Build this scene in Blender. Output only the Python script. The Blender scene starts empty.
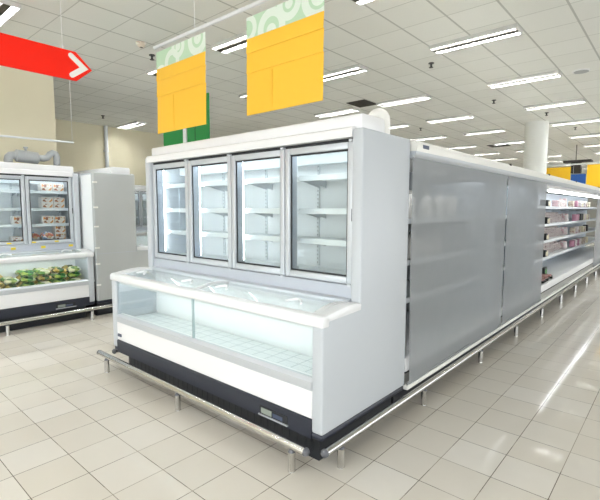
import bpy, bmesh, math, random
from mathutils import Vector, Matrix, Euler
random.seed(7)
PI = math.pi
S = bpy.context.scene
COL = S.collection

# ------------------------------------------------------------------ materials
def mat(name, col, rough=.5, metal=0., spec=.5, emit=None, es=0., build=None):
    m = bpy.data.materials.new(name); m.use_nodes = True
    nt = m.node_tree; b = nt.nodes['Principled BSDF']
    b.inputs['Base Color'].default_value = (*col, 1)
    b.inputs['Roughness'].default_value = rough
    b.inputs['Metallic'].default_value = metal
    b.inputs['Specular IOR Level'].default_value = spec
    if emit:
        b.inputs['Emission Color'].default_value = (*emit, 1)
        b.inputs['Emission Strength'].default_value = es
    if build: build(nt, b)
    return m

class N:                                   # tiny node helper
    def __init__(s, nt): s.nt = nt
    def new(s, t, **k):
        n = s.nt.nodes.new(t)
        for a, v in k.items(): setattr(n, a, v)
        return n
    def put(s, v, sock):
        if hasattr(v, 'is_output') or isinstance(v, bpy.types.NodeSocket): s.nt.links.new(v, sock)
        else: sock.default_value = v
    def math(s, op, a, b=0., c=0.):
        n = s.new('ShaderNodeMath', operation=op)
        for i, v in enumerate((a, b, c)): s.put(v, n.inputs[i])
        return n.outputs[0]
    def mix(s, f, a, b):
        n = s.new('ShaderNodeMix', data_type='RGBA')
        s.put(f, n.inputs['Factor'])
        for k, v in (('A', a), ('B', b)):
            sk = [i for i in n.inputs if i.name == k and i.type == 'RGBA'][0]
            s.put(v if not isinstance(v, tuple) else (*v[:3], 1), sk)
        return [o for o in n.outputs if o.type == 'RGBA'][0]
    def xyz(s, kind='Object'):
        tc = s.new('ShaderNodeTexCoord'); sp = s.new('ShaderNodeSeparateXYZ')
        s.nt.links.new(tc.outputs[kind], sp.inputs[0]); return sp.outputs, tc.outputs[kind]
    def noise(s, scale, detail=3., vec=None):
        n = s.new('ShaderNodeTexNoise'); n.inputs['Scale'].default_value = scale
        n.inputs['Detail'].default_value = detail
        if vec is not None: s.nt.links.new(vec, n.inputs['Vector'])
        return n.outputs[0]
    def line(s, co, period, off, half):     # 1 on grid lines
        t = s.math('DIVIDE', s.math('SUBTRACT', co, off), period)
        f = s.math('SUBTRACT', t, s.math('FLOOR', t))
        d = s.math('MINIMUM', f, s.math('SUBTRACT', 1., f))
        return s.math('LESS_THAN', d, half / period), s.math('FLOOR', t)

def floor_nodes(nt, b):
    n = N(nt); (x, y, z), v = n.xyz()
    lx, ix = n.line(x, .2977, -.145, .0022); ly, iy = n.line(y, .3046, .0235, .0022)
    g = n.math('MAXIMUM', lx, ly)
    wn = n.new('ShaderNodeTexWhiteNoise', noise_dimensions='2D')
    cb = n.new('ShaderNodeCombineXYZ'); n.put(ix, cb.inputs[0]); n.put(iy, cb.inputs[1])
    nt.links.new(cb.outputs[0], wn.inputs['Vector'])
    r = n.math('POWER', wn.outputs['Value'], 3.)
    tile = n.mix(r, (.67, .63, .56), (.73, .70, .645))
    cl = n.noise(7., 5., v)
    tile = n.mix(n.math('MULTIPLY', cl, .35), tile, (.63, .58, .50))
    st = n.math('GREATER_THAN', n.noise(2.3, 6., v), .47)
    gr = n.mix(st, (.30, .265, .21), (.13, .11, .085))
    n.put(n.mix(g, tile, gr), b.inputs['Base Color'])
    n.put(n.math('ADD', n.math('MULTIPLY', g, .5), n.math('MULTIPLY_ADD', cl, .05, .035)), b.inputs['Roughness'])
    bp = n.new('ShaderNodeBump'); bp.inputs['Strength'].default_value = .25; bp.inputs['Distance'].default_value = .002
    n.put(n.math('SUBTRACT', 1., g), bp.inputs['Height']); nt.links.new(bp.outputs[0], b.inputs['Normal'])

def ceil_nodes(nt, b):
    n = N(nt); (x, y, z), v = n.xyz()
    lx, ix = n.line(x, .533, -1.661, .011); ly, iy = n.line(y, .555, 3.4525, .006)
    wn = n.new('ShaderNodeTexWhiteNoise', noise_dimensions='2D')
    cb = n.new('ShaderNodeCombineXYZ'); n.put(ix, cb.inputs[0]); n.put(iy, cb.inputs[1])
    nt.links.new(cb.outputs[0], wn.inputs['Vector'])
    t = n.mix(wn.outputs['Value'], (.77, .775, .735), (.81, .815, .78))
    t = n.mix(n.math('MULTIPLY', n.math('GREATER_THAN', n.noise(160., 2., v), .62), .25), t, (.6, .6, .56))
    c = n.mix(ly, t, (.55, .555, .52)); c = n.mix(lx, c, (.50, .505, .475))
    n.put(c, b.inputs['Base Color'])

def steel_nodes(nt, b):
    n = N(nt); _, v = n.xyz()
    n.put(n.math('MULTIPLY_ADD', n.noise(60., 2., v), .03, .20), b.inputs['Roughness'])

def wall_nodes(nt, b):
    n = N(nt); _, v = n.xyz()
    n.put(n.mix(n.noise(1.5, 4., v), (.70, .645, .475), (.75, .70, .53)), b.inputs['Base Color'])

def grid_nodes(nt, b):
    n = N(nt); (x, y, z), v = n.xyz()
    lx, _ = n.line(x, .125, 0., .004); ly, _ = n.line(y, .085, 0., .003)
    n.put(n.mix(n.math('MAXIMUM', lx, ly), (.80, .85, .86), (.50, .57, .59)), b.inputs['Base Color'])

def splotch(cols, scale):
    def f(nt, b):
        n = N(nt); _, v = n.xyz()
        vo = n.new('ShaderNodeTexVoronoi'); vo.inputs['Scale'].default_value = scale
        nt.links.new(v, vo.inputs['Vector'])
        sp = n.new('ShaderNodeSeparateColor'); nt.links.new(vo.outputs['Color'], sp.inputs[0])
        cr = n.new('ShaderNodeValToRGB'); cr.color_ramp.interpolation = 'CONSTANT'
        e = cr.color_ramp.elements
        while len(e) < len(cols): e.new(.5)
        for i, c in enumerate(cols): e[i].position = i / len(cols); e[i].color = (*c, 1)
        nt.links.new(sp.outputs[0], cr.inputs[0]); nt.links.new(cr.outputs[0], b.inputs['Base Color'])
    return f

def swirl(bg, fg, rings):
    """rings: (u, w, radius, halfwidth) in the header's own plane (x, z)"""
    def f(nt, b):
        n = N(nt); (x, y, z), v = n.xyz(); acc = 0.
        for (u, w, r, h) in rings:
            dx = n.math('SUBTRACT', x, u); dz = n.math('SUBTRACT', z, w)
            d = n.math('SQRT', n.math('ADD', n.math('MULTIPLY', dx, dx), n.math('MULTIPLY', dz, dz)))
            acc = n.math('MAXIMUM', acc, n.math('LESS_THAN', n.math('ABSOLUTE', n.math('SUBTRACT', d, r)), h))
        n.put(n.mix(acc, bg, fg), b.inputs['Base Color'])
    return f

def mesh_cloth_mat(name, col, see):
    m = bpy.data.materials.new(name); m.use_nodes = True; nt = m.node_tree; n = N(nt)
    b = nt.nodes['Principled BSDF']; out = nt.nodes['Material Output']
    b.inputs['Roughness'].default_value = .75; b.inputs['Specular IOR Level'].default_value = .12
    _, v = n.xyz()
    n.put(n.mix(n.noise(6., 4., v), tuple(c * .96 for c in col), tuple(c * 1.04 for c in col)), b.inputs['Base Color'])
    t = n.new('ShaderNodeBsdfTransparent'); mx = n.new('ShaderNodeMixShader'); mx.inputs[0].default_value = see
    nt.links.new(b.outputs[0], mx.inputs[1]); nt.links.new(t.outputs[0], mx.inputs[2]); nt.links.new(mx.outputs[0], out.inputs[0])
    return m

def glass_mat(name, tint, base=.04, haze=0.):
    m = bpy.data.materials.new(name); m.use_nodes = True; nt = m.node_tree; n = N(nt)
    out = nt.nodes['Material Output']; nt.nodes.remove(nt.nodes['Principled BSDF'])
    t = n.new('ShaderNodeBsdfTransparent'); t.inputs[0].default_value = (*tint, 1)
    g = n.new('ShaderNodeBsdfGlossy'); g.inputs['Roughness'].default_value = .03
    lw = n.new('ShaderNodeLayerWeight'); lw.inputs[0].default_value = .5
    fac = n.math('MULTIPLY_ADD', n.math('POWER', lw.outputs['Facing'], 4.5), .6, base)
    mx = n.new('ShaderNodeMixShader'); n.put(fac, mx.inputs[0])
    nt.links.new(t.outputs[0], mx.inputs[1]); nt.links.new(g.outputs[0], mx.inputs[2])
    last = mx.outputs[0]
    if haze:
        d = n.new('ShaderNodeBsdfDiffuse'); d.inputs[0].default_value = (.86, .91, .92, 1)
        m2 = n.new('ShaderNodeMixShader'); m2.inputs[0].default_value = haze
        nt.links.new(last, m2.inputs[1]); nt.links.new(d.outputs[0], m2.inputs[2]); last = m2.outputs[0]
    nt.links.new(last, out.inputs[0]); return m

M = dict(
 floor=mat('floor_tiles', (.6, .55, .47), .1, spec=.2, build=floor_nodes),
 ceiling=mat('ceiling_tiles', (.7, .7, .66), .9, build=ceil_nodes),
 wall=mat('beige_paint', (.7, .64, .48), .85, build=wall_nodes),
 farwall=mat('far_wall_paint', (.62, .61, .56), .85),
 white=mat('white_enamel', (.86, .865, .875), .32),
 panel=mat('pale_grey_enamel', (.545, .58, .615), .38),
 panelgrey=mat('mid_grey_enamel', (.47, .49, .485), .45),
 cream=mat('cream_enamel', (.86, .855, .81), .35),
 bumper=mat('white_plastic', (.85, .865, .88), .3),
 alu=mat('matt_aluminium', (.60, .635, .675), .38, metal=.35),
 alugrey=mat('satin_lavender_grey', (.50, .535, .60), .4, metal=.2),
 shelf=mat('shelf_enamel', (.78, .82, .84), .35),
 shelfrail=mat('polished_shelf_rail', (.80, .84, .86), .25, metal=.15),
 inner=mat('inner_liner', (.91, .935, .94), .45),
 innerblue=mat('cool_grey_liner', (.60, .66, .73), .45),
 grid=mat('wire_floor', (.8, .85, .86), .4, build=grid_nodes),
 navy=mat('navy_plastic', (.024, .028, .044), .4),
 black=mat('black_plinth', (.016, .019, .024), .5),
 slot=mat('gasket_black', (.02, .022, .026), .6),
 steel=mat('brushed_steel', (.60, .595, .58), .25, metal=1., build=steel_nodes),
 kicksteel=mat('dull_steel', (.40, .40, .39), .35, metal=.8),
 capgrey=mat('grey_rubber', (.13, .135, .15), .5),
 glass=glass_mat('door_glass', (.96, .985, .99)),
 lidglass=glass_mat('lid_glass', (.975, .992, .992), .05, .05),
 frontglass=glass_mat('front_glass', (.965, .988, .986), .06),
 led=mat('cool_white_tube', (1, 1, 1), .4, emit=(.92, .98, 1.), es=13.),
 headfill=mat('header_fill_tube', (1, 1, 1), .4, emit=(.92, .98, 1.), es=4.8),
 tube=mat('ceiling_tube', (1, 1, 1), .4, emit=(.97, .99, .98), es=80.),
 decklamp=mat('deck_tube', (1, 1, 1), .4, emit=(.95, .98, 1.), es=9.),
 louvre=mat('lamp_reflector', (.62, .62, .60), .3, metal=.3),
 tubled=mat('tub_tube', (1, 1, 1), .4, emit=(.92, .98, 1.), es=7.),
 dimfill=mat('dim_fill_tube', (1, 1, 1), .4, emit=(.95, .98, 1.), es=4.5),
 shadeliner=mat('shaded_chiller_liner', (.16, .17, .18), .6),
 blade=mat('louvre_blade', (.30, .30, .29), .4),
 lampstrip=mat('lamp_spine', (.030, .024, .016), .6),
 curtain=mesh_cloth_mat('grey_mesh_cloth', (.355, .373, .384), .30),
 yellow=mat('yellow_vinyl', (.96, .56, .05), .45, spec=.3),
 yellow2=mat('deep_yellow_vinyl', (.90, .52, .01), .5),
 blue=mat('blue_vinyl', (.01, .09, .33), .5, build=swirl((.008, .08, .32), (.01, .2, .42), [(.3, -.55, .28, .05), (.3, -.55, .14, .04)])),
 green=mat('green_vinyl', (.005, .24, .05), .45),
 red=mat('red_acrylic', (.98, .016, .003), .35, spec=.25),
 chevron=mat('white_vinyl', (.92, .92, .92), .4),
 rod=mat('white_rod', (.72, .74, .76), .35),
 wire=mat('wire', (.75, .75, .75), .4),
 column=mat('column_paint', (.80, .81, .77), .6),
 pipegrey=mat('grey_lagging', (.40, .42, .43), .6),
 vent=mat('dark_grille', (.07, .065, .055), .7),
 dark=mat('dark_fitting', (.05, .05, .05), .6),
 lcd=mat('display_face', (.30, .34, .30), .25),
 tag=mat('yellow_ticket', (.80, .62, .03), .6),
 veg1=mat('vegetable_bag_green', (.1, .3, .05), .3, build=splotch([(.04, .22, .05), (.12, .36, .08), (.40, .50, .10), (.02, .10, .03), (.62, .66, .35)], 24)),
 veg2=mat('vegetable_bag_yellow', (.5, .5, .1), .3, build=splotch([(.55, .50, .06), (.62, .66, .38), (.12, .28, .05), (.80, .78, .60), (.45, .22, .03)], 22)),
 veg3=mat('vegetable_bag_white', (.7, .7, .5), .3, build=splotch([(.72, .74, .62), (.35, .42, .12), (.78, .74, .48), (.10, .22, .06), (.80, .80, .76)], 22)),
 veg4=mat('vegetable_bag_brown', (.2, .15, .05), .3, build=splotch([(.24, .15, .05), (.08, .22, .06), (.48, .34, .08), (.05, .09, .04), (.70, .50, .15)], 26)),
 boxw=mat('carton_white', (.78, .74, .70), .5),
 boxprint=mat('carton_picture', (.6, .3, .1), .45, build=splotch([(.70, .27, .05), (.78, .70, .62), (.33, .14, .08), (.80, .76, .72), (.65, .42, .12)], 34)),
 bagprint=mat('snack_bag_print', (.6, .3, .2), .35, build=splotch([(.50, .16, .10), (.75, .68, .62), (.20, .32, .50), (.62, .44, .25), (.78, .76, .74)], 30)),
 plasticbag=mat('clear_wrapped_loaf', (.80, .78, .74), .15),
 pinktray=mat('pink_meat_pack', (.62, .50, .50), .3, build=splotch([(.36, .28, .275), (.43, .36, .35), (.29, .22, .22), (.52, .47, .46)], 30)),
 palepack=mat('pale_pink_pack', (.80, .68, .67), .35, build=splotch([(.82, .74, .72), (.74, .52, .54), (.84, .80, .78)], 22)),
 magenta=mat('rose_pack', (.55, .27, .36), .35),
 beige=mat('beige_pack', (.62, .52, .42), .4, build=splotch([(.62, .54, .44), (.74, .70, .64), (.45, .33, .26)], 24)),
 creampack=mat('cream_carton', (.82, .76, .56), .45),
 blackpack=mat('black_tray', (.012, .014, .014), .35),
 greenlabel=mat('green_label', (.08, .30, .06), .4),
 meat=mat('sliced_meat', (.62, .28, .26), .4, build=splotch([(.62, .27, .25), (.74, .52, .50), (.50, .17, .16)], 45)),
 brown=mat('brown_paper', (.33, .19, .08), .6),
 joint=mat('glass_joint', (.42, .52, .54), .2),
 badge=mat('badge_face', (.06, .08, .14), .3),
)

# ------------------------------------------------------------------ mesh helper
class MB:
    def __init__(s): s.bm = bmesh.new()
    def box(s, x0, x1, y0, y1, z0, z1, bev=0., seg=2):
        r = bmesh.ops.create_cube(s.bm, size=1.)
        vs = r['verts']
        for v in vs:
            v.co = Vector(((x0 + x1) / 2 + v.co.x * (x1 - x0), (y0 + y1) / 2 + v.co.y * (y1 - y0), (z0 + z1) / 2 + v.co.z * (z1 - z0)))
        if bev:
            es = list({e for v in vs for e in v.link_edges})
            bmesh.ops.bevel(s.bm, geom=es, offset=bev, segments=seg, affect='EDGES', profile=.5)
        return s
    def prism(s, pts, axis, a, b, bev=0., seg=2):
        """closed polygon pts=(u,v); axis 'x': (y,z), 'y': (x,z), 'z': (x,y); extruded a..b"""
        mk = {'x': lambda u, v, t: (t, u, v), 'y': lambda u, v, t: (u, t, v), 'z': lambda u, v, t: (u, v, t)}[axis]
        A = [s.bm.verts.new(mk(u, v, a)) for u, v in pts]; B = [s.bm.verts.new(mk(u, v, b)) for u, v in pts]
        n = len(pts); fs = [s.bm.faces.new(A), s.bm.faces.new(B[::-1])]
        for i in range(n): fs.append(s.bm.faces.new((A[i], B[i], B[(i + 1) % n], A[(i + 1) % n])))
        bmesh.ops.recalc_face_normals(s.bm, faces=fs)
        if bev:
            es = list({e for f in fs for e in f.edges})
            bmesh.ops.bevel(s.bm, geom=es, offset=bev, segments=seg, affect='EDGES', profile=.5)
        return s
    def tube(s, pts, r, n=12, caps=True):
        pts = [Vector(p) for p in pts]; rings = []
        rs = r if isinstance(r, (list, tuple)) else [r] * len(pts)
        up = None
        for i, p in enumerate(pts):
            if i == 0: t = pts[1] - p
            elif i == len(pts) - 1: t = p - pts[i - 1]
            else: t = (pts[i + 1] - p).normalized() + (p - pts[i - 1]).normalized()
            t.normalize()
            if up is None:
                up = Vector((0, 0, 1)) if abs(t.z) < .9 else Vector((1, 0, 0))
            side = t.cross(up).normalized(); up = side.cross(t).normalized()
            rings.append([s.bm.verts.new(p + rs[i] * (side * math.cos(2 * PI * k / n) + up * math.sin(2 * PI * k / n))) for k in range(n)])
        fs = []
        for a, b in zip(rings, rings[1:]):
            for k in range(n): fs.append(s.bm.faces.new((a[k], a[(k + 1) % n], b[(k + 1) % n], b[k])))
        if caps: fs += [s.bm.faces.new(rings[0][::-1]), s.bm.faces.new(rings[-1])]
        bmesh.ops.recalc_face_normals(s.bm, faces=fs)
        return s
    def build(s, name, m, parent=None, bevel_smooth=True):
        me = bpy.data.meshes.new(name); s.bm.to_mesh(me); s.bm.free()
        me.materials.append(M[m] if isinstance(m, str) else m)
        for p in me.polygons: p.use_smooth = True
        me.set_sharp_from_angle(angle=math.radians(38))
        o = bpy.data.objects.new(name, me); COL.objects.link(o)
        if parent: o.parent = parent
        return o

def tag(o, label=None, cat=None, group=None, kind=None):
    if label: o['label'] = label
    if cat: o['category'] = cat
    if group: o['group'] = group
    if kind: o['kind'] = kind
    return o
def thing(name, label, cat, loc=(0, 0, 0), rz=0., group=None):
    o = bpy.data.objects.new(name, None); o.empty_display_size = .1; COL.objects.link(o)
    o.location = loc; o.rotation_euler = (0, 0, rz)
    return tag(o, label, cat, group)
def copy_tree(o, parent=None):
    c = o.copy(); COL.objects.link(c)
    if parent: c.parent = parent
    for ch in list(o.children): copy_tree(ch, c)
    return c
def struct(o): o['kind'] = 'structure'; return o
def box(*a, bev=0., seg=2): return MB().box(*a, bev=bev, seg=seg)
def arc(cx, cy, r, a0, a1, n):
    return [(cx + r * math.cos(math.radians(a0 + (a1 - a0) * i / n)), cy + r * math.sin(math.radians(a0 + (a1 - a0) * i / n))) for i in range(n + 1)]

# ------------------------------------------------------------------ setting
CZ = 3.65
struct(box(-10.2, 13., -9., 30., -.1, 0.).build('floor', 'floor'))
struct(box(-10.2, 13., -9., 30., CZ, CZ + .1).build('ceiling', 'ceiling'))
struct(box(-10.05, -9.85, -9., 30., 0., CZ).build('wall_left', 'wall'))
struct(box(-6.1, -5.8, -9., .76, 0., CZ).build('wall_partition', 'wall'))
struct(box(-9.85, 13., 29.8, 30., 0., CZ).build('wall_back', 'farwall'))
COLX, COLY = -1.34, 10.1
t = MB().tube([(COLX, COLY, 0), (COLX, COLY, CZ)], .258, 48)
struct(t.build('trim_1', 'column'))
pc = MB().tube([(-9.8, 3.42, 0), (-9.8, 3.42, CZ)], .045, 16)
for z in (.6, 1.8, 3.0): pc.box(-9.85, -9.79, 3.36, 3.48, z, z + .03)
tag(pc.build('conduit_pipe', 'rod'), 'thin white vertical pipe fixed to the beige wall behind the freezers', 'pipe')

# ------------------------------------------------------------------ combi freezer (front faces local -y)
L = 2.56; H2 = L / 2; YB = 1.0
def make_combi(name, label):
    r = thing(name, label, 'freezer')
    # plinth and base
    p = box(-H2 + .1, H2 - .1, .10, YB - .02, .0, .19)
    p.build('plinth', 'black', r)
    g = MB()
    for i in range(34):
        x = -H2 + .16 + i * .067
        g.box(x, x + .045, .097, .101, .05, .15, bev=.003, seg=1)
    g.build('plinth_grille', 'black', r)
    box(-H2 + .004, H2 - .004, .004, YB, .188, .232, bev=.018).build('base_tray', 'navy', r)
    kb = MB().prism([(.0, .19), (.07, .19), (.07, .31), (.012, .31), (-.002, .30)], 'x', -H2 + .08, H2 - .08)
    kb.build('bumper_skirt', 'navy', r)
    # control display
    d = MB().box(H2 - .52, H2 - .27, -.006, .004, .212, .268, bev=.003, seg=1)
    dp = d.build('control_display', 'slot', r)
    box(H2 - .50, H2 - .405, -.009, -.004, .222, .258).build('screen', 'lcd', dp)
    box(H2 - .395, H2 - .31, -.009, -.004, .224, .25).build('screen', 'badge', dp)
    box(H2 - .525, H2 - .265, -.012, -.002, .205, .213).build('ledge', 'alu', dp)
    # front
    box(-H2 + .08, H2 - .08, .004, .03, .31, .482, bev=.004, seg=1).build('front_fascia', 'white', r)
    box(-H2 + .10, -H2 + .165, -.004, .006, .345, .372, bev=.002, seg=1).build('badge', 'badge', r)
    tr = MB().prism([(.002, .482), (.04, .482), (.04, .555), (.02, .555), (.0, .535)], 'x', -H2 + .08, H2 - .08)
    tr.build('glass_rail', 'alu', r)
    fg = box(-H2 + .082, H2 - .082, .020, .030, .55, .885).build('front_glass', 'frontglass', r)
    box(-.006, .006, .017, .033, .557, .868).build('glass_joint', 'joint', r)
    # tub
    tb = MB().box(-H2 + .085, H2 - .085, .04, .06, .44, .556).box(-H2 + .085, H2 - .085, .42, .44, .44, 1.0)
    tb.box(-H2 + .085, H2 - .085, .04, .44, .42, .44)
    tb.build('tub_liner', 'inner', r)
    box(-H2 + .087, H2 - .087, .062, .418, .492, .500).build('tub_floor_grid', 'grid', r)
    box(-H2 + .10, H2 - .10, .056, .066, .860, .868, bev=.002, seg=1).build('tub_lamp', 'tubled', r)
    box(-H2 + .09, H2 - .09, .036, .042, .843, .874).build('added_lamp_shade', 'bumper', r)  # added strip, blocks the tub lamp's reflection on the floor
    # end panels
    prof = [(.0, .23), (.0, .905), (.385, .925), (.385, 2.045), (YB, 2.045), (YB, .23)]
    for a, b in ((-H2, -H2 + .082), (H2 - .082, H2)):
        MB().prism(prof, 'x', a, b, bev=.014, seg=3).build('end_panel', 'panel', r)
    # front bumper and arched lid ends
    bp = MB().prism([(-.012, .872), (.06, .868), (.066, .925), (.05, .94), (.005, .938), (-.012, .92)], 'x', -H2 - .004, H2 + .004, bev=.012, seg=3)
    bp.build('front_bumper', 'bumper', r)
    top = [(.03 + .36 * i / 8, .937 + .028 * math.sin(PI * (i / 8) * .75)) for i in range(9)]
    for a, b in ((-H2 - .004, -H2 + .09), (H2 - .09, H2 + .004)):
        MB().prism([(.03, .90)] + top + [(.39, .912)], 'x', a, b, bev=.008, seg=2).build('side_bumper', 'bumper', r)
    MB().prism([(.36, .93), (.36, .965), (.415, .975), (.415, .93)], 'x', -H2 + .082, H2 - .082).build('lid_rear_rail', 'alu', r)
    for k, (a, b, dz) in enumerate(((-H2 + .09, .03, -.006), (-.03, H2 - .09, .0))):
        lt = [(.068 + .29 * i / 8, .930 + dz + .030 * math.sin(PI * (i / 8) * .75)) for i in range(9)]
        lid = MB().prism(lt + [(u, v - .005) for u, v in lt[::-1]], 'x', a + .035, b - .035).build('sliding_lid', 'lidglass', r)
        for (c, e) in ((a, a + .035), (b - .035, b)):
            MB().prism([(u, v + .006) for u, v in lt] + [(u, v - .010) for u, v in lt[::-1]], 'x', c, e).build('lid_frame', 'bumper', lid)
        for hx in (a + .22, b - .28):
            hp = [(hx + .13 * i / 8 - .01, .10 + .05 * math.sin(PI * i / 8), .965 + dz + .012 * math.sin(PI * i / 8)) for i in range(9)]
            MB().tube(hp, .0085, 8).build('lid_handle', 'bumper', lid)
    # upper cabinet
    box(-H2 + .082, H2 - .082, .405, .44, .965, 1.055, bev=.004, seg=1).build('lower_apron', 'alugrey', r)
    box(-H2 + .082, H2 - .082, .86, .99, .5, 2.04).build('back_liner', 'inner', r)
    box(-H2 + .082, H2 - .082, .44, .86, 1.055, 1.075).build('inner_floor', 'inner', r)
    box(-H2 + .082, H2 - .082, .46, .86, 1.985, 2.04).build('inner_roof', 'inner', r)
    box(-H2 + .082, H2 - .082, .43, .46, 1.975, 2.01).build('header_gasket', 'slot', r)
    c1 = MB().prism([(.382, 1.995), (.43, 1.995), (.43, 2.06), (.395, 2.06), (.382, 2.05)], 'x', -H2 + .035, H2 - .082)
    c1.build('canopy_lip', 'white', r)
    c2 = MB().prism([(.43, 2.045), (.43, 2.13), (.445, 2.145), (.70, 2.145), (.72, 2.13), (.72, 2.045)], 'x', -H2 + .05, H2 - .045, bev=.01)
    c2.build('canopy_block', 'white', r)
    box(-H2 + .083, H2 - .083, .70, YB - .005, 2.02, 2.043).build('roof_plate', 'panel', r)
    W = (L - .17) / 4; x0 = -H2 + .085
    zs = (1.325, 1.545, 1.785)
    for i in range(4):
        a, b = x0 + i * W, x0 + (i + 1) * W
        # mullion with tube behind the door's left edge
        if i: box(a - .018, a + .018, .45, .525, 1.076, 1.984).build('mullion', 'alugrey', r)
        if not i: box(a - .003, a + .018, .45, .525, 1.076, 1.984).build('mullion', 'alugrey', r)
        la = a + .009
        lf = box(la, la + .010, .5255, .534, 1.12, 1.93, bev=.003, seg=1).build('light_strip', 'led' if i < 3 else 'shelf', r)
        for q in (1.085, 1.93): box(la - .004, la + .016, .5255, .538, q, q + .035).build('lamp_holder', 'alu', lf)
        # door
        f = MB(); g0, g1 = a + .004, b - .004
        fw = .044
        for (p0, p1, q0, q1) in ((g0, g0 + fw, 1.062, 1.972), (g1 - fw, g1, 1.062, 1.972), (g0 + fw, g1 - fw, 1.062, 1.062 + fw), (g0 + fw, g1 - fw, 1.972 - fw, 1.972)):
            f.box(p0, p1, .412, .448, q0, q1, bev=.006, seg=2)
        df = f.build('door', 'alu', r)
        gs = MB()
        for (p0, p1, q0, q1) in ((g0 + fw, g0 + fw + .012, 1.106, 1.928), (g1 - fw - .012, g1 - fw, 1.106, 1.928), (g0 + fw, g1 - fw, 1.106, 1.118), (g0 + fw, g1 - fw, 1.916, 1.928)):
            gs.box(p0, p1, .426, .430, q0, q1)
        gs.build('gasket', 'slot', df)
        box(g0 + fw - .004, g1 - fw + .004, .431, .437, 1.10, 1.93).build('glass_pane', 'glass', df)
        if i == 3: box(g1 - .008, g1 + .001, .407, .413, 1.47, 1.55, bev=.002, seg=1).build('grip', 'slot', df)
        for q0, q1 in ((1.045, 1.062), (1.972, 1.986)): box(g1 - .03, g1 - .002, .402, .43, q0, q1).build('hinge', 'alu', df)
        # shelves of this bay
        for z in zs:
            sh = box(a + .012, b - .012, .565, .845, z - .012, z).build('shelf', 'shelf', r)
            MB().prism([(.548, z - .034), (.566, z - .034), (.566, z + .006), (.556, z + .006)], 'x', a + .012, b - .012).build('price_rail', 'shelfrail', sh)
            for xx in (a + .03, b - .034):
                MB().prism([(.60, z - .016), (.858, z - .016), (.858, z - .075), (.80, z - .06)], 'x', xx, xx + .004).build('bracket', 'alu', sh)
        up = MB().box(b - .052, b - .030, .848, .862, 1.09, 1.97)
        u = up.build('upright', 'shelf', r)
        sl = MB()
        for k in range(26): sl.box(b - .043, b - .039, .845, .849, 1.11 + k * .032, 1.11 + k * .032 + .012)
        sl.build('slot_pattern', 'capgrey', u)
    box(x0, -x0, .72, .80, 1.885, 1.975, bev=.008).build('air_duct', 'shelf', r)
    box(x0 + .03, -x0 - .03, .470, .490, 1.955, 1.975, bev=.004, seg=1).build('header_fill_lamp', 'headfill', r)  # added strip hidden above the doors, brightens the shelves evenly
    return r

main = make_combi('combi_freezer', 'large empty combi freezer in the centre with four glass doors')
main.location = (-H2, 0, 0)
LX = -4.72
left = copy_tree(main); left.location = (LX, .78 - H2, 0); left.rotation_euler = (0, 0, PI / 2)
tag(left, 'stocked combi freezer at the left edge with boxes behind glass and bagged vegetables')
endc = copy_tree(main); endc.location = (LX + .02 - H2, 1.81, 0); endc.rotation_euler = (0, 0, PI)
tag(endc, 'freezer showing only its plain grey end panel, right of the stocked freezer')
far = copy_tree(main); far.location = (-8.73, 4.64 - H2, 0); far.rotation_euler = (0, 0, PI / 2)
tag(far, 'distant freezer against the beige wall, glimpsed through the gap beside the central freezer')
for o in (main, left, endc, far): tag(o, group='combi freezers')
# fittings only the stocked freezer and the grey end panel have
tg = [(-.36, 1.045), (.0, 1.045), (.33, 1.045), (.62, 1.045), (.93, 1.045)]
for i in range(7):
    x = -1.05 + i * .36
    box(x, x + .055, .398, .406, 1.0, 1.03).build('price_ticket', 'tag', left)
for i in range(8):
    x = -1.1 + i * .29
    box(x, x + .05, .405, .412, 1.075, 1.095).build('price_ticket', 'tag', left)
for z in (.45, .75, .98, 1.28, 1.55, 1.9):
    box(-H2 - .006, -H2 + .01, YB - .05, YB + .01, z, z + .022, bev=.002, seg=1).build('panel_clip', 'cream', endc)
MB().box(-H2 - .003, -H2 + .002, .005, YB - .01, .902, .907).build('panel_seam', 'alugrey', endc)

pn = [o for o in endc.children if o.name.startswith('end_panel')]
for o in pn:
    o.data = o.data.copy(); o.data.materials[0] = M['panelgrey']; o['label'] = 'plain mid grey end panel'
# ------------------------------------------------------------------ pipes on top of the freezers
t = thing('suction_pipe', 'white bent pipe on top of the central freezer beside its canopy', 'pipe', (-.10, .80, 2.0465))
pts = [(0, 0, .001), (0, 0, .11)] + [(-.05 + .05 * math.cos(a), -.012 * (1 - math.cos(a)) / 2, .11 + .05 * math.sin(a)) for a in [PI * k / 10 for k in range(1, 11)]] + [(-.10, -.012, .001)]
MB().tube(pts, .039, 20).build('pipe', 'cream', t)
MB().tube([(0, 0, .001), (0, 0, .012)], .046, 20).build('flange', 'white', t)
MB().tube([(-.10, -.012, .001), (-.10, -.012, .012)], .046, 20).build('flange', 'white', t)

t = thing('exhaust_duct', 'grey lagged pipe with thick middle drum on top of the stocked left freezer', 'pipe', (-5.52, .30, 2.043))
MB().tube([(0, -.27, .001), (0, -.27, .16), (0, -.262, .20), (0, -.24, .225), (0, -.20, .23), (0, -.16, .23)], .055, 16).build('pipe', 'pipegrey', t)
MB().tube([(0, .10, .22), (0, .17, .22), (0, .22, .235), (0, .26, .285), (0, .30, .31), (0, .335, .30), (0, .35, .26), (0, .35, .001)], .045, 16).build('pipe', 'pipegrey', t)
MB().tube([(0, -.19, .23), (0, -.17, .23), (0, .09, .215), (0, .11, .215)], [.06, .085, .085, .055], 20).build('drum', 'pipegrey', t)
MB().tube([(0, -.05, .30), (0, -.05, .345)], .016, 10).tube([(0, -.05, .34), (0, -.05, .36)], .03, 10).build('valve', 'pipegrey', t)

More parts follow.
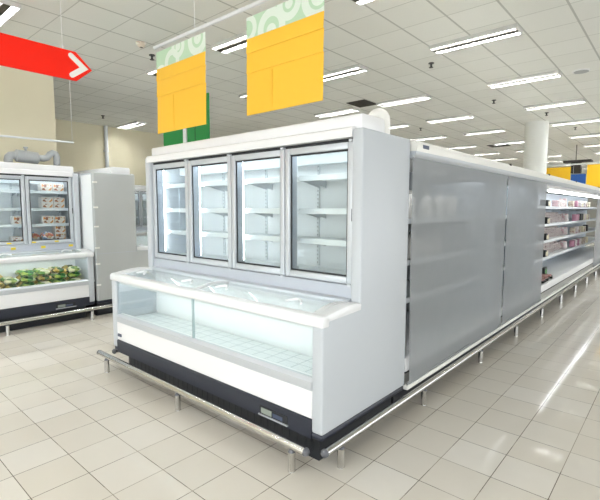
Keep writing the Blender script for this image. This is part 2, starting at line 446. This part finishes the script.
# ------------------------------------------------------------------ bumper rails
def rail(label, p0, p1, posts, side):
    """p0,p1: ends of the tube (x,y); posts: points below it; side: unit vector pointing away from the cabinet"""
    r = thing('bumper_rail', label, 'rail', (posts[0][0], posts[0][1], 0), group='floor bumper rails')
    o = Vector((posts[0][0], posts[0][1], 0)); z = .152; R = .0245
    a = Vector((*p0, z)) - o; b = Vector((*p1, z)) - o; d = (b - a).normalized()
    MB().tube([a, b], R, 20).build('rail_tube', 'steel', r)
    for e, s in ((a, -1), (b, 1)):
        MB().tube([e, e + d * s * .010, e + d * s * .022, e + d * s * .027], [R + .001, R + .0005, R * .7, R * .25], 20).build('end_cap', 'capgrey', r)
    for (x, y) in posts:
        q = Vector((x, y, 0)) - o
        pp = MB().tube([q, q + Vector((0, 0, .118))], .0225, 20).build('post', 'steel', r)
        MB().tube([q + Vector((0, 0, .118)), q + Vector((0, 0, .134))], [.0228, .013], 20).build('post_cap', 'capgrey', pp)
        MB().tube([q, q + Vector((0, 0, .004))], [.0236, .0228], 20).build('foot', 'steel', pp)
    return r
rail('steel bumper rail on the floor along the front of the central freezer', (-2.69, -.078), (-.062, -.078), [(-.16, -.085), (-1.35, -.085), (-2.53, -.085)], (0, -1))
ry = [.14, 1.26, 2.55, 3.8, 5.09, 6.4, 7.68, 8.97, 10.2, 11.5, 12.8, 14.1]
rr = rail('long steel bumper rail on the floor along the curtained cabinets', (.034, -.01), (.034, 15.0), [(.036, y) for y in ry], (1, 0))
for y in (4.45, 8.3):
    MB().tube([(-.002, y - .14 - .05, .152), (-.002, y - .14 + .05, .152)], .0262, 20).build('joint_sleeve', 'steel', rr)
rail('short steel bumper rail end along the left side of the central freezer', (-2.62, .04), (-2.62, 3.0), [(-2.62, .2), (-2.62, 1.5), (-2.62, 2.8)], (-1, 0))
rail('steel bumper rail on the floor in front of the stocked left freezer', (-4.63, -1.9), (-4.63, 2.2), [(-4.63, -.33), (-4.63, .69), (-4.63, -1.5), (-4.63, 1.8)], (1, 0))

# ------------------------------------------------------------------ multideck chillers (front faces +x)
BX = -.88
def multideck(label, y0, y1, shelves, curtain, lamp, first=False, drop=.226):
    r = thing('chiller_cabinet', label, 'chiller', (-.44, (y0 + y1) / 2, 0), group='wall of open chillers')
    ox, oy = -.44, (y0 + y1) / 2
    def B(name, m, x0, x1, z0, z1, ya=y0, yb=y1, par=r, bev=0.):
        return box(x0 - ox, x1 - ox, ya - oy, yb - oy, z0, z1, bev=bev).build(name, m, par)
    def P(name, m, pts, ya=y0, yb=y1, par=r, bev=0.):
        return MB().prism([(x - ox, z) for x, z in pts], 'y', ya - oy, yb - oy, bev=bev).build(name, m, par)
    e = .002; y0 += e; y1 -= e
    B('plinth', 'black', BX + .05, -.10, 0., .19, y0, y1)
    B('base_bumper', 'cream', -.09, .016, .188, .222, y0, y1, bev=.006)
    B('kick_plate', 'kicksteel', -.10, -.012, .224, .325, y0, y1)
    P('deck_lip', 'white', [(-.06, .325), (-.008, .325), (-.004, .345), (-.012, .425), (-.03, .43), (-.06, .40)], y0, y1)
    P('deck_tray', 'white', [(BX, .33), (-.06, .33), (-.06, .38), (BX, .345)], y0, y1)
    P('lip_trim', 'slot', [(-.012, .317), (.0, .317), (.0, .326), (-.012, .326)], y0, y1)
    B('back_panel', 'innerblue' if lamp else 'shadeliner', BX - .05, BX, .2, 1.99, y0, y1)  # shade put into the liner colour where the lamp strip is off
    B('roof_panel', 'cream', BX - .05, -.02, 1.975, 2.022, y0, y1)
    cp = P('canopy_fascia', 'cream', [(-.03, 1.962), (.038, 1.962), (.044, 1.985), (.042, 2.02), (.03, 2.034), (-.03, 2.034)], y0, y1)
    P('roller_cover', 'alu', [(-.03, 1.962), (.037, 1.961), (.034, 1.945), (.022, 1.925), (.003, 1.914), (-.03, 1.910)], y0, y1)
    P('air_deflector', 'white', [(-.05, 1.975), (-.05, 1.90), (-.10, 1.868), (-.14, 1.868), (-.26, 1.86), (-.30, 1.975)], y0, y1)
    B('clip', 'dark', .02, .048, 2.02, 2.042, y1 - .06, y1 - .03, par=cp)
    if first: B('badge', 'badge', .036, .0445, 1.985, 2.012, y0 + .09, y0 + .19, par=cp)
    if lamp:
        lm = B('lamp_strip', 'decklamp', -.205, -.155, 1.825, 1.858, y0 + (1.1 if lamp == 2 else 0), y1)
        B('lamp_edge', 'slot', -.21, -.15, 1.808, 1.824, y0, y1, par=lm)
    if not lamp: B('chiller_fill_lamp', 'dimfill', -.40, -.36, 1.955, 1.972, y0 + .05, y1 - .05)  # unseen lamp added to light the shelves behind the curtain
    # side frame
    for ya in (y0, y1 - .03):
        if (first and ya == y0) or (not lamp and ya != y0): B('side_frame', 'innerblue', BX, -.10, .38, 1.86, ya, ya + .028)
    n = max(1, round((y1 - y0) / 1.1)); w = (y1 - y0) / n
    for z in shelves:
        for k in range(n):
            a, b = y0 + k * w + .004, y0 + (k + 1) * w - .004
            s = P('shelf', 'shelf', [(BX + .002, z - .02), (-.38, z - .02), (-.38, z), (BX + .002, z)], a, b)
            P('price_rail', 'shelf', [(-.38, z - .035), (-.368, z - .035), (-.375, z + .012), (-.38, z + .012)], a, b, par=s)
            P('bracket', 'alu', [(BX + .002, z - .02), (-.46, z - .02), (BX + .002, z - .09)], a + .01, a + .014, par=s)
    if curtain:
        ya, yb = curtain
        nu, nv = 24, 14; bm = bmesh.new(); zt, zb = 1.935, drop
        def fx(u, v): return .011 + .004 * math.sin(u * 9 + ya) * v + .002 * math.sin(u * 23)
        grid = [[[bm.verts.new((fx(i / nu, j / nv) + q - ox, ya + (yb - ya) * i / nu - oy + (.028 * max(0, j / nv - .5) / .5 if i == 0 and ya < 2 else 0.), zt + (zb - zt) * j / nv)) for j in range(nv + 1)] for i in range(nu + 1)] for q in (0., -.0015)]
        for gq in grid[:1]:
            for i in range(nu):
                for j in range(nv): bm.faces.new((gq[i][j], gq[i][j + 1], gq[i + 1][j + 1], gq[i + 1][j]))
        bmesh.ops.delete(bm, geom=[v for c in grid[1] for v in c], context='VERTS')
        q = MB(); q.bm.free(); q.bm = bm
        cu = q.build('night_curtain', 'curtain', r)
        cu['label'] = 'closed grey mesh night curtain'
        B('pull_bar', 'curtain', .006, .016, drop + .004, drop + .022, ya, yb, par=cu)
    return r
SH1 = (1.45, 1.07, .72); SH2 = (1.59, 1.27, .97, .66)
multideck('chiller behind the nearest closed grey curtain, joined to the central freezer', 1.012, 3.285, SH1, (1.014, 3.262), False, True)
multideck('chiller behind the second closed grey curtain, before the open shelves', 3.285, 5.11, SH1, (3.292, 5.10), False)
multideck('open chiller starting right after the second curtain, nearer half of lit shelves', 5.11, 7.15, SH2, None, 2)
multideck('open chiller with pink packs stacked on lit shelves, farther half', 7.15, 9.90, SH2, None, True)
multideck('chiller at the right edge of the photo behind a far grey curtain', 9.90, 15.0, SH2, (9.95, 14.9), True)

# ------------------------------------------------------------------ products
def place(proto, loc, rz=0., label=None, group=None, first=[], tilt=(0, 0), sc=None):
    o = proto if proto.get('_free') else copy_tree(proto)
    if proto.get('_free'): del proto['_free']
    elif '_free' in o: del o['_free']
    o.location = loc; o.rotation_euler = (tilt[0], tilt[1], rz)
    if sc: o.scale = sc
    if label: o['label'] = label
    if group: o['group'] = group
    return o
def proto(o): o['_free'] = 1; return o

def bag_mesh(name, m, w, d, h, seed):
    rnd = random.Random(seed); bm = bmesh.new(); nu, nv = 12, 9; V = {}
    ph = [rnd.uniform(0, 6) for _ in range(4)]
    for sgn in (1, -1):
        for i in range(nu + 1):
            for j in range(nv + 1):
                u, v = i / nu * 2 - 1, j / nv * 2 - 1
                edge = i in (0, nu) or j in (0, nv)
                if edge and sgn == -1: V[(sgn, i, j)] = V[(1, i, j)]; continue
                f = (max(0, 1 - u ** 4) * max(0, 1 - v ** 4)) ** .6
                hh = f * h / 2 * (1 + .22 * math.sin(u * 5 + ph[0]) * math.sin(v * 6 + ph[1]))
                if sgn < 0: hh *= .8
                V[(sgn, i, j)] = bm.verts.new((u * w / 2 * (1 - .06 * math.cos(v * 3)), v * d / 2 * (1 - .08 * math.sin(u * 2 + ph[2])), h * .4 + sgn * hh + .006 * math.sin(u * 7 + v * 5 + ph[3])))
        for i in range(nu):
            for j in range(nv):
                q = [V[(sgn, i, j)], V[(sgn, i + 1, j)], V[(sgn, i + 1, j + 1)], V[(sgn, i, j + 1)]]
                try: bm.faces.new(q if sgn > 0 else q[::-1])
                except ValueError: pass
    mb = MB(); mb.bm.free(); mb.bm = bm
    return mb.build(name, m)
# bagged vegetables heaped in the stocked freezer's lower tub
vk = [('veg1', 'green'), ('veg2', 'yellow and green'), ('veg3', 'white and green'), ('veg4', 'dark brown and green')]
vp = []
for i, (m, c) in enumerate(vk):
    o = bag_mesh('vegetable_bag', m, .16, .125, .07, i)
    tag(o, 'x', 'vegetable bag'); vp.append(proto(o))
rnd = random.Random(3)
for layer, (n, z0) in enumerate(((12, .516), (12, .592), (12, .668))):
    for i in range(n):
        for row in range(2):
            y = -1.63 + (i + .5) * (2.29 / n) + rnd.uniform(-.006, .006)
            if layer == 2 and (y < -.15 and rnd.random() < .6 or rnd.random() < .15): continue
            if layer == 1 and y < -.2 and rnd.random() < .12: continue
            x = LX - .152 - row * .178
            k = rnd.choice((0, 1, 1, 2, 3) if layer == 2 else (0, 1, 2, 3)) if layer else rnd.choice((0, 3, 1))
            lay = ('bottom layer', 'middle layer', 'top layer')[layer]
            rw = ('along the front glass', 'along the rear wall')[row]
            tl_ = .03 * layer
            place(vp[k], (x, y, z0 + tl_ * .06), rnd.uniform(-.14, .14) + PI / 2, '%s vegetable bag, %s of the heap %s' % (vk[k][1], lay, rw),
                  '%s vegetable bags, %s %s' % (vk[k][1], lay, rw), tilt=(rnd.uniform(-tl_, tl_) * 2.2, rnd.uniform(-tl_, tl_) * 1.6))
# ready-meal boxes behind the doors of the stocked freezer
def meal_box(w, h):
    t = thing('meal_box', 'x', 'food box')
    box(-w / 2, w / 2, 0, .125, 0, h, bev=.002, seg=1).build('carton', 'boxw', t)
    box(-w / 2 + .012, w / 2 - .012, -.003, .004, .012, h - .014).build('front_picture', 'boxprint', t)
    box(-w / 2 + .02, w / 2 - .05, .03, .11, h - .003, h + .002).build('top_picture', 'boxprint', t)
    return t
mb1 = proto(meal_box(.15, .11)); mb2 = proto(meal_box(.152, .078))
bagp = proto(tag(bag_mesh('snack_bag', 'bagprint', .155, .13, .12, 9), 'x', 'food bag'))
SX = LX - .585
zt, zm, zl, zb = 1.785, 1.545, 1.325, 1.076
def fb(p, y, z, label, g): place(p, (SX, y, z + .0005), PI / 2, label, g)
g = 'frozen meal boxes behind the glass doors'
fb(mb1, .42, zt, 'printed frozen meal box on the top shelf, left of the pair', g)
fb(mb1, .577, zt, 'printed frozen meal box on the top shelf, right beside the lamp edge', g)
for k, w in enumerate(('lower', 'upper')):
    fb(mb2, .42, zm + k * .079, 'frozen meal box on the second shelf, left stack, %s one' % w, g)
    fb(mb2, .577, zm + k * .079, 'frozen meal box on the second shelf, right stack, %s one' % w, g)
fb(mb1, .42, zl, 'frozen meal box on the third shelf, left of the pair', g)
fb(mb1, .577, zl, 'frozen meal box on the third shelf, right of the pair', g)
fb(mb1, .06, zl, 'single frozen meal box on the third shelf of the second bay', g)
fb(mb2, .03, zb + .003, 'frozen meal box on the bottom of the second bay', g)
for y, w in ((.20, 'leftmost'), (.38, 'middle')): place(bagp, (SX + .02, y, zb + .022), PI / 2, 'printed snack bag on the freezer bottom, %s of the row' % w, 'snack bags on the freezer bottom')
for k, w in enumerate(('lower', 'upper')):
    fb(mb1, .577, zb + .003 + k * .111, 'frozen meal box on the freezer bottom by the right door edge, %s' % w, g)

# wrapped loaves and packs dimly seen behind the curtains
def loaf():
    t = thing('wrapped_pack', 'x', 'wrapped food')
    b = MB().tube([(0, 0, .0), (0, 0, .03), (.0, 0, .14), (0.01, 0, .20), (.015, 0, .235)], [.05, .07, .07, .05, .02], 14)
    for v in b.bm.verts: v.co.y *= 1.15
    b.build('wrap', 'plasticbag', t)
    MB().tube([(.013, 0, .225), (.02, .0, .245), (.02, 0, .27)], [.012, .018, .034], 10).build('twist', 'plasticbag', t)
    return t
lp = proto(loaf())
for k, y in enumerate((1.28, 1.58, 1.90, 2.26, 2.56, 2.86)):
    place(lp, (-.47, y, 1.451), .3 * k, 'pale wrapped pack on the top shelf seen faintly through the nearest curtain', 'wrapped packs behind the nearest curtain, top shelf')
for k, y in enumerate((1.95, 2.22, 2.5)):
    place(lp, (-.47, y, 1.071), .5 * k, 'pale wrapped pack on the lower shelf seen faintly through the nearest curtain', 'wrapped packs behind the nearest curtain, lower shelf')
for k, y in enumerate((3.55, 4.0, 4.22)):
    place(lp, (-.47, y, 1.451), .4 * k, 'pale wrapped pack on the top shelf seen faintly through the second curtain', 'wrapped packs behind the second curtain, top shelf')
def simple_pack(name, m, cat, dx, dy, dz, label_m=None, bev=.006):
    t = thing(name, 'x', cat)
    box(-dx / 2, dx / 2, -dy / 2, dy / 2, 0, dz, bev=bev).build('pack', m, t)
    if label_m: box(dx / 2 - .002, dx / 2 + .003, -dy * .35, dy * .35, dz * .2, dz * .75).build('label', label_m, t)
    return t
br = proto(simple_pack('paper_bag', 'brown', 'food bag', .12, .10, .24, 'creampack'))
place(br, (-.47, 1.14, .7205), 0, 'brown paper pack in the slit between freezer panel and curtain', None)
bl = proto(simple_pack('black_carton', 'blackpack', 'food box', .14, .11, .13, 'creampack', .003))
place(bl, (-.20, 1.13, .392), 0, 'black carton low down in the slit beside the nearest curtain', None)
# open chiller
names = {1.59: 'top', 1.27: 'second', 0.97: 'third', .66: 'fourth'}
cr = proto(simple_pack('cream_carton', 'creampack', 'food box', .07, .05, .11, None, .003))
for z in SH2:
    place(bl, (-.455, 7.2, z + .0005), 0, 'black carton at the left end of the %s shelf in the open chiller' % names[z], 'black cartons at the shelf ends')
    place(cr, (-.43, 7.37, z + .0005), 0, 'cream carton beside the black carton on the %s shelf' % names[z], 'cream cartons at the shelf ends')
tr = proto(simple_pack('meat_pack', 'pinktray', 'meat pack', .14, .19, .042, None, .008))
for z, layers in ((1.27, 5), (.97, 5), (.66, 5)):
    for ly in range(layers):
        for k in range(12 - ly // 2 - (ly > 3)):
            place(tr, (-.60 + random.uniform(-.006, .006), 7.15 + k * .197, z + .0008 + ly * .0435), random.uniform(-.03, .03),
                  'pink meat pack in the long stack on the %s shelf of the open chiller' % names[z], 'stacked meat packs on the %s shelf' % names[z])
tl = proto(simple_pack('leaning_pack', 'palepack', 'meat pack', .14, .03, .19, None, .008))
for z in (1.27, .97, .66):
    place(tl, (-.52, 9.50, z + .004), 0, 'pale pack leaning against the meat stack on the %s shelf' % names[z], 'packs leaning on the stacks', tilt=(.38, 0))
pp = proto(simple_pack('pale_pack', 'palepack', 'meat pack', .14, .17, .045, None, .008))
for k in range(3):
    for ly in range(3 - (k == 2)):
        place(pp, (-.455, 8.2 + k * .19, 1.5908 + ly * .047), 0, 'pale pink pack in the small stack mid-way along the top shelf', 'pale packs stacked on the top shelf')
place(tl, (-.455, 8.86, 1.594), 0, 'pale pack leaning against the stack on the top shelf', 'packs leaning on the stacks', tilt=(.35, 0))
kinds = [proto(simple_pack('upright_pack', m, 'food pack', .10, .16, h, None, .008)) for m, h in (('beige', .15), ('magenta', .16), ('palepack', .17), ('creampack', .15), ('blackpack', .17))]
cn = ['beige', 'rose coloured', 'pale pink', 'cream', 'black']
seqs = {1.59: [(9.35, 0), (9.85, 1), (10.35, 2), (10.55, 3), (10.95, 2), (11.25, 0), (11.6, 3)], 1.27: [(9.9, 1), (10.1, 1), (10.45, 4), (10.65, 4), (10.85, 3), (11.1, 2), (11.35, 3), (11.6, 0)],
        .97: [(9.7, 0), (10.1, 2), (10.4, 0), (10.9, 3), (11.15, 0), (11.5, 4)], .66: [(9.75, 1), (10.0, 2), (10.3, 1), (10.6, 2), (10.9, 0), (11.2, 0), (11.6, 3)]}
for z, sq in seqs.items():
    for k, (y, i) in enumerate(sq):
        place(kinds[i], (-.45, y + .35, z + .0005), 0, '%s upright pack, number %s from left at the far end of the %s shelf' % (cn[i], ['one', 'two', 'three', 'four', 'five', 'six', 'seven', 'eight'][k], names[z]), 'upright packs at the far end of the %s shelf' % names[z])
# bottom deck: black trays and sliced meat
def tray():
    t = thing('meat_tray', 'x', 'meat tray')
    box(-.09, .09, -.12, .12, 0, .035, bev=.01).build('tray', 'blackpack', t)
    box(-.075, .075, -.105, .105, .033, .05, bev=.012).build('meat', 'meat', t)
    return t
tp = proto(tray())
for k, (x, y, w) in enumerate(((-.19, 5.85, 'first'), (-.20, 6.15, 'second'), (-.21, 6.47, 'third'), (-.40, 5.78, 'fourth'))):
    place(tp, (x, y, .380 if x > -.3 else .371), .1 * k, '%s tray of sliced meat lying on the white bottom deck' % w, 'meat trays on the bottom deck', tilt=(0, -.04))
bc = proto(simple_pack('standing_tray', 'blackpack', 'meat tray', .05, .22, .15, 'greenlabel', .006))
for k, (x, y, z) in enumerate(((-.42, 6.25, .372), (-.30, 6.72, .376), (-.40, 6.52, .372))):
    place(bc, (x, y, z), .15 * k - .1, '%s standing black tray with a green label on the bottom deck' % ('left', 'right', 'middle')[k], 'standing black trays on the bottom deck')

# ------------------------------------------------------------------ hanging banners, signs
t = thing('hanging_rod', 'long white horizontal rod carrying the two yellow banners', 'rod', (-1.2, .65, 3.2))
MB().tube([(-1.55, 0, .012), (2.2, 0, -.012)], .017, 14).build('rod', 'rod', t)
for x, zz in ((-.86, .005), (1.6, -.01)):
    MB().tube([(x, 0, zz + .015), (x, 0, CZ - 3.2)], .0025, 6).build('wire', 'wire', t)
MB().tube([(-1.56, 0, .012), (-1.548, 0, .012)], .019, 14).build('end_cap', 'rod', t)
def banner(label, x0, x1, zt, zb, rings):
    W = x1 - x0
    t = thing('hanging_banner', label, 'banner', ((x0 + x1) / 2, .65, zb), group='yellow banners on the white rod')
    Hh = zt - zb; hd = .17
    m = mat('swirl_header', (.5, .7, .5), .5, build=swirl((.50, .70, .50), (.74, .84, .74), rings))
    box(-W / 2, W / 2, -.003, .003, Hh - hd, Hh).build('swirl_header', m, t)
    bands = [(Hh - hd, Hh - hd - .118), (Hh - hd - .118, Hh - hd - .28), (Hh - hd - .28, 0.)]
    sh = MB()
    pts = []
    for a, b in bands:
        pts += [(-.002, a), (-.009, b + .006), (-.007, b)]
    back = [(y + .004, z) for y, z in pts[::-1]]
    sh.prism(pts + back, 'x', -W / 2, W / 2)
    sh.build('yellow_sheet', 'yellow', t)
    vs = box(-W / 2 + W * .36, -W / 2 + W * .37, -.0105, -.0075, .02, bands[2][0] - .02)
    vs.build('sheet_seam', 'yellow', t)
    for xx in (-W * .3, W * .28):
        MB().tube([(xx, 0, Hh - .01), (xx + .008, 0, Hh + .02), (xx, 0, 3.2 - zb - .033)], .003, 6).build('hook', 'wire', t)
    return t
banner('left yellow banner with a green swirl header, hanging from the white rod', -2.73, -1.90, 3.155, 2.33, [(-.13, .67, .10, .03), (-.02, .80, .085, .026), (-.02, .80, .02, .022), (.30, .80, .12, .034), (.30, .80, .03, .025), (-.33, .56, .10, .025)])
banner('right yellow banner with a green swirl header, hanging nearer from the white rod', -1.335, -.52, 3.12, 2.33, [(-.12, .64, .12, .034), (-.12, .62, .03, .024), (.07, .77, .095, .03), (.07, .77, .02, .02), (.36, .74, .13, .034), (.36, .74, .045, .026), (-.40, .70, .09, .024)])
# green boards behind the left banner
t = thing('green_board', 'dark green board with a white centre strip hanging behind the left yellow banner', 'sign', (-3.48, 1.5, 2.3))
box(-.52, -.045, -.008, .008, 0, .65).build('panel', 'green', t); box(.045, .50, -.008, .008, 0, .66).build('panel', 'green', t)
box(.21, .222, -.0095, -.006, 0, .66).build('seam', 'slot', t)
box(-.035, .035, -.02, .02, -.08, .66).build('centre_post', 'rod', t)
for x in (-.45, .45): MB().tube([(x, 0, .63), (x, 0, CZ - 2.3)], .0025, 6).build('wire', 'wire', t)
# red arrow sign
t = thing('arrow_sign', 'red arrow shaped sign with a white chevron hanging at upper left', 'sign', (-3.0, -.57, 2.77))
box_pts = [(-1.2, 0), (.515, .0), (.665, .13), (.515, .27), (-1.2, .27)]
MB().prism(box_pts, 'x', -.014, .014, bev=.003, seg=1).build('board', 'red', t)
def chev(x):
    b = MB()
    c0, c1, c2 = Vector((.468, .225)), Vector((.585, .132)), Vector((.470, .045)); h = .025
    def off(p, q): d = (q - p).normalized(); return Vector((-d.y, d.x)) * h
    n1, n2 = off(c0, c1), off(c1, c2); m_ = (n1 + n2).normalized() * (h / math.cos((n1.angle(n2)) / 2))
    pts = [c0 + n1, c1 + m_, c2 + n2] + [c2 + n2 * math.cos(k) + (c2 - c1).normalized() * h * math.sin(k) for k in (.8, 1.57, 2.35)] + [c2 - n2, c1 - m_, c0 - n1] + [c0 - n1 * math.cos(k) + (c0 - c1).normalized() * h * math.sin(k) for k in (.8, 1.57, 2.35)]
    b.prism([tuple(p) for p in pts], 'x', x - .001, x + .003)
    return b
chev(.0145).build('chevron', 'chevron', t)
box(.0142, .0150, -.33, -.327, .03, .24).build('board_seam', 'red', t)
for y in (.40, -.95): MB().tube([(0, y, .26), (0, y, CZ - 2.775)], .0025, 6).build('wire', 'wire', t)
MB().tube([(0, .40, .268), (0, .40, .30)], .009, 8).build('wire_grip', 'wire', t)
# white rod over the left freezer
t = thing('hanging_rod', 'short white rod hanging over the stocked left freezer', 'rod', (-5.2, .3, 2.47))
MB().tube([(0, -2.0, -.02), (0, .47, .022)], .014, 12).build('rod', 'rod', t)
for y in (.455, -1.6): MB().tube([(0, y, .0), (0, y, CZ - 2.47)], .003, 6).build('wire', 'wire', t)
# far banners
t = thing('hanging_rod', 'distant white rod carrying yellow and blue banners at the right', 'rod', (-1., 14., 2.93))
MB().tube([(-1.1, 0, -.005), (2.2, 0, .03)], .025, 10).build('rod', 'rod', t)
for x in (-.9, 1.9): MB().tube([(x, 0, 0), (x, 0, CZ - 2.93)], .004, 6).build('wire', 'wire', t)
def far_banner(label, x0, x1, zt, zb, m):
    t = thing('hanging_banner', label, 'banner', ((x0 + x1) / 2, 14., zb), group='distant banners')
    w = (x1 - x0) / 2
    box(-w, w, -.006, .006, 0, zt - zb, bev=.002, seg=1).build('sheet', m, t)
    for x in (-w * .7, w * .7): MB().tube([(x, 0, zt - zb - .01), (x, 0, 2.885 - zb)], .004, 6).build('hook', 'wire', t)
far_banner('distant yellow banner beside the white column', -1.98, -1.24, 2.865, 2.1, 'yellow2')
far_banner('distant blue banner hanging between two yellow ones', -1.225, -.83, 2.63, 2.06, 'blue')
far_banner('distant yellow banner at the right edge of the photo', -.81, .15, 2.90, 2.06, 'yellow2')
t = thing('ceiling_bracket', 'dark equipment hanging under the far ceiling above the blue banner', 'fitting', (-1.28, 15.0, 2.72))
box(-.12, .16, -.12, .12, .0, .36, bev=.02).build('housing', 'dark', t)
box(-.35, .45, -.2, .2, .36, .42, bev=.01).build('top_plate', 'dark', t)
MB().tube([(0, 0, .4), (0, 0, CZ - 2.72)], .012, 10).build('stem', 'dark', t)

# ------------------------------------------------------------------ ceiling fittings
def make_lamp():
    t = thing('ceiling_lamp', 'x', 'ceiling lamp')
    Lh, Wh = .526, .125
    fr = MB()
    D = -.046
    fr.box(-Lh, Lh, -Wh, -Wh + .012, D, 0).box(-Lh, Lh, Wh - .012, Wh, D, 0).box(-Lh, -Lh + .012, -Wh, Wh, D, 0).box(Lh - .012, Lh, -Wh, Wh, D, 0)
    fr.build('frame', 'louvre', t)
    box(-Lh + .01, Lh - .01, -.038, .038, D, -.002).build('spine', 'lampstrip', t)
    box(-Lh + .01, Lh - .01, -Wh + .01, Wh - .01, -.004, -.001).build('reflector', 'louvre', t)
    for y in (-.076, .076):
        tb = MB().tube([(-Lh + .03, y, -.016), (Lh - .03, y, -.016)], .011, 10).build('tube', 'tube', t)
        cm = [(-Lh + .03, -.0045)]
        for k in range(24):
            x = -Lh + .035 + k * .0435
            cm += [(x, -.005), (x, D), (x + .002, D), (x + .002, -.005)]
        lv = MB().prism(cm + [(Lh - .03, -.005), (Lh - .03, -.0045)], 'y', y - .035, y + .035)
        lv.build('louvre_slats', 'blade', tb)
    return t
lamp = proto(make_lamp())
rows = [-.37, 1.87, 3.73, 5.93, 8.15, 10.45, 12.9, 15.3, 17.6, 19.9, 22.2, 24.5]
ordn = ['first', 'second', 'third', 'fourth', 'fifth', 'sixth', 'seventh', 'eighth', 'ninth', 'tenth', 'eleventh', 'twelfth']
cols = [(-.595, 1, 12, 'row above the grey curtains'), (-2.725, 1, 12, 'row above the central freezer'), (-4.325, 0, 9, 'row left of the yellow banners'),
        (-9.1, 2, 3, 'row beside the beige wall')]
for cx, a, b, nm in cols:
    for i in range(a, b):
        place(lamp, (cx, rows[i], CZ), 0, 'lit twin-tube ceiling lamp, %s from the front in the %s' % (ordn[i - a], nm), 'twin-tube ceiling lamps')
for i in range(4, 12):
    place(lamp, (1.535, rows[i], CZ), 0, 'lit twin-tube ceiling lamp, %s from the front in the row over the right aisle' % ordn[i - 4], 'twin-tube ceiling lamps')
# the same lamps carry on over the aisles outside the frame and light the room
for cx in (-3.2, -.6, 1.5):
    for y in (-6.6, -4.6, -2.6):
        place(lamp, (cx, y, CZ), 0, 'lit twin-tube ceiling lamp behind the viewpoint outside the photo', 'twin-tube ceiling lamps')
def sprinkler(x, y, label):
    t = thing('sprinkler', label, 'sprinkler', (x, y, CZ - .06), group='ceiling sprinklers')
    MB().tube([(0, 0, .05), (0, 0, .06)], .04, 16).build('rose', 'dark', t)
    MB().tube([(0, 0, .0), (0, 0, .055)], .014, 10).build('stem', 'dark', t)
    MB().tube([(0, 0, -.006), (0, 0, .0)], .03, 12).build('deflector', 'dark', t)
for x, y, l in ((-4.15, 1.44, 'dark sprinkler left of the yellow banners'), (-8.6, 2.8, 'dark sprinkler near the beige wall'), (-1.39, 4.26, 'dark sprinkler nearest above the central freezer'),
                (-1.41, 7.1, 'dark sprinkler beyond the second lamp over the curtains'), (-3.81, 8.92, 'small distant sprinkler over the canopy corner'), (-.9, 9.0, 'sprinkler right of the white column'), (-.75, 11.4, 'small sprinkler beyond the white column'), (-2.3, 10.4, 'small sprinkler left of the white column')):
    sprinkler(x, y, l)
t = thing('smoke_detector', 'round smoke detector on the ceiling left of the yellow banners', 'detector', (-3.86, 1.12, CZ - .05))
MB().tube([(0, 0, .0), (0, 0, .012), (0, 0, .035), (0, 0, .05)], [.03, .05, .06, .07], 20).build('body', 'beige', t)
MB().tube([(0, 0, -.006), (0, 0, .0)], .018, 12).build('sensor', 'dark', t)
t = thing('ceiling_speaker', 'round grey ceiling speaker at upper right', 'speaker', (.18, 6.1, CZ - .012))
MB().tube([(0, 0, 0), (0, 0, .012)], [.115, .125], 28).build('rim', 'wire', t)
MB().tube([(0, 0, -.004), (0, 0, .001)], .10, 28).build('grille', 'pipegrey', t)
def vent(x0, x1, y0, y1, label):
    t = thing('air_vent', label, 'air vent', ((x0 + x1) / 2, (y0 + y1) / 2, CZ - .02), group='ceiling air vents')
    w, d = (x1 - x0) / 2, (y1 - y0) / 2
    box(-w, w, -d, d, .008, .02).build('backing', 'vent', t)
    f = MB()
    for k in range(9):
        y = -d + .03 + k * (2 * d - .06) / 8
        f.box(-w + .01, w - .01, y - .006, y + .006, 0., .01)
    f.build('slats', 'vent', t)
vent(-3.70, -3.28, 5.42, 5.90, 'dark square air vent beside a lamp above the central freezer')
vent(-3.55, -2.95, 13.2, 13.75, 'dark square air vent far off, left of the white column')

# ------------------------------------------------------------------ light, camera
w = bpy.data.worlds.new('store_ambient_fill'); S.world = w; w.use_nodes = True  # ambient fill light added for the open, unbuilt sides of the store
bg = w.node_tree.nodes['Background']; bg.inputs[0].default_value = (.94, .97, 1., 1); bg.inputs[1].default_value = 1.75
f, pitch, yaw, roll = 436.744, .09453, .71921, .002355
cam = bpy.data.cameras.new('camera'); cam.sensor_fit = 'HORIZONTAL'; cam.sensor_width = 36.; cam.lens = f / 600 * 36.
cam.clip_end = 200
co = bpy.data.objects.new('camera', cam); COL.objects.link(co)
fw = Vector((-math.sin(yaw) * math.cos(pitch), math.cos(yaw) * math.cos(pitch), -math.sin(pitch)))
r0 = Vector((math.cos(yaw), math.sin(yaw), 0)); u0 = r0.cross(fw)
r1 = r0 * math.cos(roll) + u0 * math.sin(roll); u1 = -r0 * math.sin(roll) + u0 * math.cos(roll)
mt = Matrix((r1, u1, -fw)).transposed().to_4x4(); mt.translation = Vector((1.4957, -1.9053, 1.55))
co.matrix_world = mt
S.camera = co
S.cycles.transparent_max_bounces = 24
S.cycles.max_bounces = 8
S.view_settings.view_transform = 'Standard'; S.view_settings.look = 'None'
S.view_settings.gamma = 1.; S.view_settings.use_curve_mapping = False
S.view_settings.exposure = .9
for o in list(bpy.data.objects):
    if '_free' in o: bpy.data.objects.remove(o)
